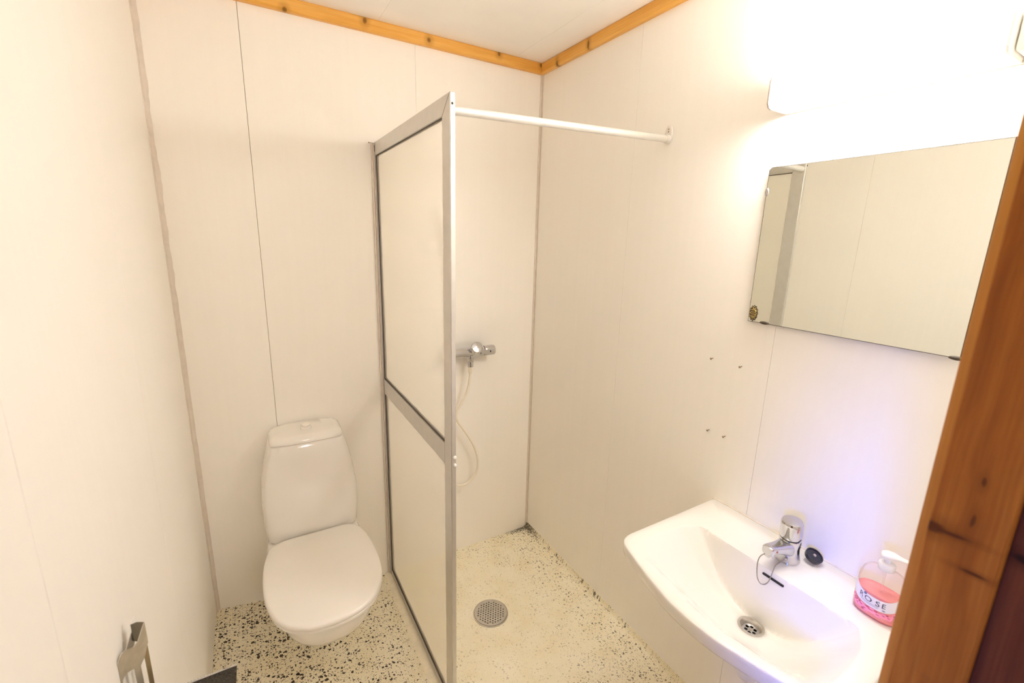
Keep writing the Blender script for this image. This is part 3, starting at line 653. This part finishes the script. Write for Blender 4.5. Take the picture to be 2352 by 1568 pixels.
# drain fitting
dz = ZD
dr = part('drain_flange', lathe((DR.x, DR.y, dz - 0.012), (0, 0, 1), [(0.018, 0.0), (0.0205, 0.001), (0.0225, 0.010), (0.0265, 0.0145), (0.0315, 0.0150), (0.0325, 0.0125), (0.0325, 0.004)], 44, cap0=False, cap1=False), M_STEEL, bas, 40)
part('waste_pipe', lathe((DR.x, DR.y, dz - 0.022), (0, 0, 1), [(0.023, 0.0), (0.023, 0.004)], 28), M_HOLE, dr)
hh = [(0.0112 * math.cos(k * PI / 3 + 0.3), 0.0112 * math.sin(k * PI / 3 + 0.3)) for k in range(6)]
part('strainer', perforated(Vector((DR.x, DR.y, 0)), 0.0212, hh, 0.0042, dz - 0.0095, 0.002, 40, 14), M_CHROME, dr)
part('screw', lathe((DR.x, DR.y, dz - 0.0095), (0, 0, 1), [(0.004, 0), (0.0035, 0.0015)], 14), M_STEEL, dr)
# overflow slot in the back of the bowl
sl = []
xo, zo = 1.3475, 0.797
for i in range(24):
    a = 2 * PI * i / 24; yy = math.cos(a) * 0.003 + (0.025 if math.cos(a) > 0 else -0.025); sl.append((xo, -1.449 + yy, zo + math.sin(a) * 0.003))
part('overflow_slot', prism(sl, (0.012, 0, 0)), M_HOLE, bas)
part('caulk_line', B(W - 0.006, W - 0.0002, -1.722, -1.144, ZB - 0.002, ZB + 0.0025, bev=0.0008), M_CAULK, bas)
# two brackets / trap below
part('bottle_trap', lathe((DR.x + 0.02, DR.y, 0.645), (0, 0, -1), [(0.020, 0), (0.020, 0.06), (0.034, 0.065), (0.034, 0.13), (0.025, 0.145), (0.012, 0.150)], 28), M_WHITE, bas, 40)
part('waste_arm', lathe((DR.x + 0.04, DR.y, 0.555), (1, 0, 0), [(0.016, 0), (0.016, W - DR.x - 0.045)], 20), M_WHITE, bas, 40)

# ================================================================== BASIN FAUCET
FX = 1.439
fa = thing('basin_faucet', 'chrome single-lever basin faucet with hanging ball chain', 'faucet', (FX, YB, ZB))
def rr(cx, cy, hx, hy, z, e=3.2, n=40):
    return [(cx + hx * math.copysign(abs(math.cos(2 * PI * i / n)) ** (2 / e), math.cos(2 * PI * i / n)), cy + hy * math.copysign(abs(math.sin(2 * PI * i / n)) ** (2 / e), math.sin(2 * PI * i / n)), z) for i in range(n)]
part('body', loft([rr(FX, YB, 0.029, 0.029, ZB, 2.4), rr(FX, YB, 0.0285, 0.0285, ZB + 0.006, 2.4), rr(FX, YB, 0.0255, 0.0250, ZB + 0.020, 2.4), rr(FX - 0.001, YB, 0.0245, 0.0240, ZB + 0.040, 2.4), rr(FX - 0.002, YB, 0.0265, 0.0262, ZB + 0.058, 2.2), rr(FX - 0.002, YB, 0.0262, 0.0262, ZB + 0.066, 2.0), rr(FX - 0.002, YB, 0.023, 0.023, ZB + 0.0675, 2.0)]), M_CHROME, fa, 45)
# spout: tapering box section from body to nose
sp = []
for x, zc, hz, hy in ((FX - 0.005, ZB + 0.040, 0.024, 0.0225), (FX - 0.030, ZB + 0.045, 0.0190, 0.0200), (FX - 0.055, ZB + 0.0535, 0.0140, 0.0165), (FX - 0.080, ZB + 0.0610, 0.0120, 0.0145), (FX - 0.100, ZB + 0.0650, 0.0125, 0.0140), (FX - 0.110, ZB + 0.0655, 0.0120, 0.0135), (FX - 0.1125, ZB + 0.0655, 0.0100, 0.0115)):
    sp.append([(x, YB + hy * math.copysign(abs(math.cos(2 * PI * i / 32)) ** 0.55, math.cos(2 * PI * i / 32)), zc + hz * math.copysign(abs(math.sin(2 * PI * i / 32)) ** 0.55, math.sin(2 * PI * i / 32))) for i in range(32)])
spt = part('spout', loft(sp), M_CHROME, fa, 45)
part('aerator', lathe((FX - 0.096, YB, ZB + 0.056), (0, 0, -1), [(0.0115, 0), (0.0115, 0.011), (0.0095, 0.012)], 24), M_CHROME, spt, 40)
kd = Vector((-0.12, 0.0, 1.0)); kb_ = Vector((FX - 0.002, YB, ZB + 0.0695))
part('lever_collar', lathe(kb_ - kd.normalized() * 0.003, kd, [(0.0235, 0), (0.0235, 0.005)], 32), M_HOLE, fa, 40)
part('lever_cap', lathe(kb_ + kd.normalized() * 0.0015, kd, [(0.0250, 0.0), (0.0265, 0.002), (0.0268, 0.010), (0.0262, 0.030), (0.0262, 0.0430), (0.0240, 0.0480), (0.0150, 0.0505), (0.0, 0.0515)], 40), M_CHROME, fa, 35)
part('temperature_dot', B(FX - 0.0905, FX - 0.0865, YB - 0.0155, YB - 0.0125, ZB + 0.060, ZB + 0.064), plain('red_dot', (0.55, 0.12, 0.06), 0.4), fa)
part('eyelet', lathe((1.418, -1.4415, 0.8300), (-1, -0.1, 0.05), [(0.0022, 0), (0.0022, 0.006), (0.0044, 0.007), (0.0044, 0.010), (0.0020, 0.012)], 14), M_STEEL, fa, 50)
cp = catmull([(1.341, -1.4300, 0.8690), (1.333, -1.4169, 0.8513), (1.330, -1.4140, 0.8279), (1.329, -1.4186, 0.7942), (1.330, -1.4274, 0.7791), (1.332, -1.4378, 0.7808), (1.335, -1.4448, 0.7916), (1.340, -1.4466, 0.8054), (1.350, -1.4453, 0.8202), (1.362, -1.4429, 0.8282), (1.385, -1.4429, 0.8325), (1.408, -1.4420, 0.8305)], 10)
L = [0.0]
for a, b in zip(cp, cp[1:]): L.append(L[-1] + (b - a).length)
bm = bmesh.new(); s = 0.0; i = 0
while s < L[-1]:
    while L[i + 1] < s: i += 1
    sphere(bm, lerp(cp[i], cp[i + 1], (s - L[i]) / (L[i + 1] - L[i])), 0.0017, 6); s += 0.0034
part('ball_chain', tube(cp, 0.0006, 5, bm), plain('tarnished_chain', (0.36, 0.33, 0.30), 0.3, 0.8), fa, 60)

# black rubber plug standing on its edge behind the faucet
pd = Vector((-0.09, -0.42, 0.86)); pc = Vector((1.486, -1.474, ZB + 0.0170))
pg = thing('basin_plug', 'black rubber basin plug lying tilted behind the faucet', 'plug', (1.486, -1.474, ZB))
part('stopper', lathe(pc - pd.normalized() * 0.007, pd, [(0.0165, 0), (0.0205, 0.003), (0.0215, 0.010), (0.0215, 0.014), (0.0185, 0.0145), (0.0175, 0.0115), (0.006, 0.0112)], 36), M_BLACK, pg, 40)
part('pull_ring', lathe(pc + pd.normalized() * 0.004, pd, [(0.004, 0), (0.004, 0.004), (0.002, 0.006)], 14), M_STEEL, pg, 40)

# ================================================================== SOAP BOTTLE
SX, SY = 1.432, -1.640; SA, SBW = 0.029, 0.046      # half depth (x), half width (y)
bt = thing('soap_bottle', 'pink rose soap pump bottle standing on the basin corner', 'bottle', (SX, SY, ZB))
def el(a, s=1.0, grow=0.0):
    e = 2.5; c_, s_ = math.cos(a), math.sin(a)
    return (SX + (SA * s + grow) * math.copysign(abs(c_) ** (2 / e), c_), SY + (SBW * s + grow) * math.copysign(abs(s_) ** (2 / e), s_))
def el_ring(s, z, grow=0.0, n=64): return [(*el(2 * PI * i / n, s, grow), z) for i in range(n)]
body_prof = [(0.86, 0.0005), (0.94, 0.002), (0.985, 0.007), (1.0, 0.016), (1.0, 0.060), (0.985, 0.078), (0.95, 0.094), (0.86, 0.107), (0.70, 0.115), (0.50, 0.1195), (0.38, 0.122), (0.34, 0.126)]
part('bottle_body', loft([el_ring(s, ZB + z) for s, z in body_prof], cap1=False), M_CLEAR, bt, 50)
part('liquid_soap', loft([el_ring(s - 0.05, ZB + z + 0.0015) for s, z in body_prof[:5]] + [el_ring(0.5, ZB + 0.0602)]), M_SOAP, bt, 50)
def surf(u, h, grow=0.0006):
    # u: angle around from the front (facing -x), positive towards the far (+y) side, h: height above the rim
    i = 0
    while i < len(body_prof) - 2 and body_prof[i + 1][1] < h: i += 1
    (s0, h0), (s1, h1) = body_prof[i], body_prof[i + 1]; s = s0 + (s1 - s0) * max(0, min(1, (h - h0) / (h1 - h0)))
    x, y = el(PI - u, s, grow); return (x, y, ZB + h)
def lab_lo(u): return 0.0285 + 0.0350 * (u / 1.45) ** 2
def lab_hi(u): return 0.0560 + 0.0420 * (u / 1.45) ** 2
def patch(lo, hi, u0, u1, grow, nu=40, nv=6):
    bm = bmesh.new(); V = [[bm.verts.new(surf(u0 + (u1 - u0) * i / nu, lo(u0 + (u1 - u0) * i / nu) + (hi(u0 + (u1 - u0) * i / nu) - lo(u0 + (u1 - u0) * i / nu)) * j / nv, grow)) for j in range(nv + 1)] for i in range(nu + 1)]
    for i in range(nu):
        for j in range(nv): bm.faces.new((V[i][j], V[i + 1][j], V[i + 1][j + 1], V[i][j + 1]))
    return bm
lab = part('label', patch(lab_lo, lab_hi, -1.5, 1.5, 0.0006), M_LABEL, bt, 60)
lab['label'] = 'white curved label reading ROSE'
def disc(u, h, r, grow, name, mat, k=1.0, n=12):
    bm = bmesh.new(); vs = [bm.verts.new(surf(u + r * math.cos(2 * PI * i / n) / 0.044, h + k * r * math.sin(2 * PI * i / n), grow)) for i in range(n)]; bm.faces.new(vs)
    return part(name, bm, mat, lab)
random.seed(11)
for u, h in ((0.95, 0.034), (0.80, 0.024), (0.60, 0.0205), (0.38, 0.0225), (0.22, 0.0175), (0.02, 0.0215), (-0.2, 0.018), (-0.42, 0.0225), (-0.66, 0.022), (-0.9, 0.031)):
    r = random.uniform(0.0062, 0.0082)
    disc(u, h, r, 0.0003, 'rose_print', M_ROSE1, 0.9); disc(u + 0.02, h + 0.0006, r * 0.42, 0.0005, 'rose_print_heart', M_ROSE2, 0.35)
for u, h in ((0.88, 0.0285), (0.70, 0.0265), (0.50, 0.0265), (0.30, 0.0145), (0.12, 0.025), (-0.1, 0.0245), (-0.55, 0.0275)):
    disc(u, h, 0.0033, 0.00045, 'leaf_print', M_ROSE2, 0.6, 6)
# lettering
def letters(body, size, cx, cy, slope, mat, name, u_of):
    cu = bpy.data.curves.new(name, 'FONT'); cu.body = body; cu.size = size; cu.align_x = 'CENTER'; cu.align_y = 'CENTER'; cu.space_character = 1.25; cu.resolution_u = 3
    to = bpy.data.objects.new('tmp_text', cu); COL.objects.link(to)
    dg = bpy.context.evaluated_depsgraph_get(); dg.update(); me = bpy.data.meshes.new_from_object(to.evaluated_get(dg))
    bpy.data.objects.remove(to)
    bm = bmesh.new(); bm.from_mesh(me); bpy.data.meshes.remove(me)
    bmesh.ops.subdivide_edges(bm, edges=[e for e in bm.edges if e.calc_length() > size * 0.3], cuts=2)
    for v in bm.verts:
        u = cx - v.co.x / 0.046; h = cy + v.co.y + 0.0350 * ((u / 1.45) ** 2 - (cx / 1.45) ** 2)
        v.co = surf(u, h, 0.0011)
    return part(name, bm, mat, lab)
letters('ROSE', 0.0165, 0.08, 0.0445, 0, M_INK, 'lettering', None)
for k, (c0, wd) in enumerate(((0.18, 0.34), (0.16, 0.30))):
    hh_ = 0.0362 - k * 0.0032
    bm = patch(lambda u, h=hh_: h + 0.035 * (u / 1.45) ** 2, lambda u, h=hh_: h + 0.0010 + 0.035 * (u / 1.45) ** 2, c0 - wd, c0 + wd, 0.0009, 24, 1); part('small_print', bm, M_INKG, lab)
disc(0.30, 0.0555, 0.0031, 0.0012, 'flower_emblem', M_INKB, 1.0)
disc(-0.36, 0.0355, 0.0030, 0.0011, 'small_emblem', M_INKG, 0.6)
# pump
pm = part('pump_collar', lathe((SX, SY, ZB + 0.120), (0, 0, 1), [(0.0155, 0), (0.0160, 0.002), (0.0160, 0.014), (0.0145, 0.0165), (0.0085, 0.018)], 28), M_WHITE, bt, 40)
part('pump_stem', lathe((SX, SY, ZB + 0.137), (0, 0, 1), [(0.0065, 0), (0.0065, 0.012)], 18), M_WHITE, pm, 40)
hd_d = Vector((0.35, -0.93, 0.0)).normalized(); hd_s = Vector((-hd_d.y, hd_d.x, 0))
rings = []
for s, hw, zl, zh in ((-0.0145, 0.006, 0.150, 0.158), (-0.0125, 0.0115, 0.1465, 0.1605), (-0.004, 0.0135, 0.146, 0.1645), (0.008, 0.0120, 0.147, 0.1640), (0.020, 0.0085, 0.151, 0.1600), (0.032, 0.0062, 0.1515, 0.1575), (0.038, 0.0050, 0.1500, 0.1550)):
    c0 = Vector((SX, SY, ZB)) + hd_d * s; r = []
    for i in range(20):
        a = 2 * PI * i / 20; r.append(c0 + hd_s * (hw * math.cos(a)) + Vector((0, 0, (zl + zh) / 2 + (zh - zl) / 2 * math.sin(a))))
    rings.append(r)
part('pump_head', loft(rings), M_WHITE, pm, 50)
part('dip_tube', lathe((SX, SY, ZB + 0.006), (0, 0, 1), [(0.0025, 0), (0.0025, 0.114)], 10), M_CLEAR, bt, 40)

# ================================================================== SCREWS LEFT IN THE RIGHT WALL
for (y, z, lb) in ((-1.073, 1.284, 'small screw in the right wall, upper one farther from the mirror'), (-1.174, 1.282, 'small screw in the right wall, upper one nearest below the mirror corner'),
                   (-1.093, 1.041, 'small screw in the right wall, lower one nearer the shower'), (-1.152, 1.042, 'small screw in the right wall, lower one nearer the basin')):
    o = thing('wall_screw', lb, 'screw', (W, y, z), 'loose screws left in the right wall')
    part('shank', lathe((W + 0.003, y, z), (-1, 0, -0.12), [(0.0013, 0), (0.0013, 0.0125)], 10), M_SCREW, o, 40)
    part('head', lathe((W - 0.009, y, z - 0.0011), (-1, 0, -0.12), [(0.0017, 0), (0.0034, 0.0016), (0.0034, 0.0026), (0.0022, 0.0034)], 14), M_SCREW, o, 40)

# ================================================================== TOILET PAPER HOLDER
th = thing('paper_holder', 'metal toilet paper holder with serrated flap on the left wall', 'paper holder', (0.0, -1.12, 0.80))
dn_ = Vector((0.865, -0.5017, 0)); dd = Vector((0.5017, 0.865, 0)); do = Vector((0.003, -1.15, 0))
def hp_(L_, off, th_=0.0014): return prism([do + dn_ * off + dd * a + Vector((0, 0, z)) for a, z in L_], -dn_ * th_)
br = part('bracket', hp_([(0.0541, 0.9942), (0.0546, 0.970), (0.0543, 0.952), (0.0523, 0.9497), (0.0441, 0.9351), (0.0331, 0.9253), (0.0229, 0.9327), (0.0140, 0.9375), (0.0062, 0.9406), (0.0020, 0.938), (-0.0013, 0.9338), (-0.0013, 0.82), (-0.0036, 0.82), (-0.0036, 0.9703), (-0.0003, 0.9758), (0.0061, 0.9811), (0.0139, 0.9795), (0.0275, 0.9705), (0.0365, 0.9722)], 0.0), M_STEEL, th)
part('strap', hp_([(0.0214, 0.936), (0.0335, 0.926), (0.0335, 0.79), (0.0225, 0.79)], 0.0002), M_STEEL, th)
part('strap', hp_([(0.0586, 0.9428), (0.0501, 0.9269), (0.0501, 0.79), (0.0586, 0.79)], -0.006), plain('aged_steel', (0.40, 0.32, 0.20), 0.3, 0.85), th)
part('hook', hp_([(0.0403, 1.0021), (0.0520, 0.996), (0.0647, 0.9835), (0.0467, 0.9612), (0.0403, 0.9694)], -0.010), plain('dark_steel', (0.24, 0.22, 0.18), 0.35, 0.8), br)
part('hook_tip', hp_([(0.0500, 1.0100), (0.0436, 1.0029), (0.0506, 0.9945)], -0.0121), M_WHITE, br)
part('strip', hp_([(0.0412, 0.987), (0.0257, 0.9664), (0.0396, 0.9571), (0.0441, 0.9653)], -0.012), M_STEEL, br)
# cover flap: textured plate with a sawtooth far edge
def mat_flap():
    m, t, b = nt('embossed_dark_metal')
    f = noise(t, obj_co(t), 260, 4); t.links.new(ramp(t, f, [(0.35, (0.022, 0.020, 0.016)), (0.62, (0.07, 0.062, 0.05)), (0.8, (0.22, 0.20, 0.16))]), b.inputs['Base Color'])
    b.inputs['Metallic'].default_value = 0.6; b.inputs['Roughness'].default_value = 0.45; bump(t, b, f, 0.4); return m
fz, fy = 0.80, -1.060
pts = []
n_t = 26
for i in range(n_t):
    xa = 0.012 + (0.1468 - 0.012) * i / n_t; xb = 0.012 + (0.1468 - 0.012) * (i + 0.5) / n_t
    pts += [(xa, fy - 0.002), (xb, fy + 0.0012)]
pts += [(0.1468, fy - 0.001), (0.1440, -1.200), (0.012, -1.200)]
fl_ = part('flap', prism([(x, y, fz) for x, y in pts], (0, 0, -0.0016)), mat_flap(), th)
fl_['label'] = 'dark embossed cover flap with sawtooth edge'
part('tear_edge', prism([(x, y, fz + 0.0012) for x, y in pts[:-2]] + [(0.1466, fy - 0.0045, fz + 0.0012), (0.012, fy - 0.0045, fz + 0.0012)], (0, 0, -0.0011)), M_CHROME, fl_)
part('back_plate', B(0.0004, 0.003, -1.205, -1.085, 0.72, 0.806, bev=0.0008), M_STEEL, th)
part('hinge_rod', lathe((0.009, -1.205, fz - 0.001), (0, 1, 0), [(0.0035, 0), (0.0035, 0.145)], 12), M_STEEL, th, 40)
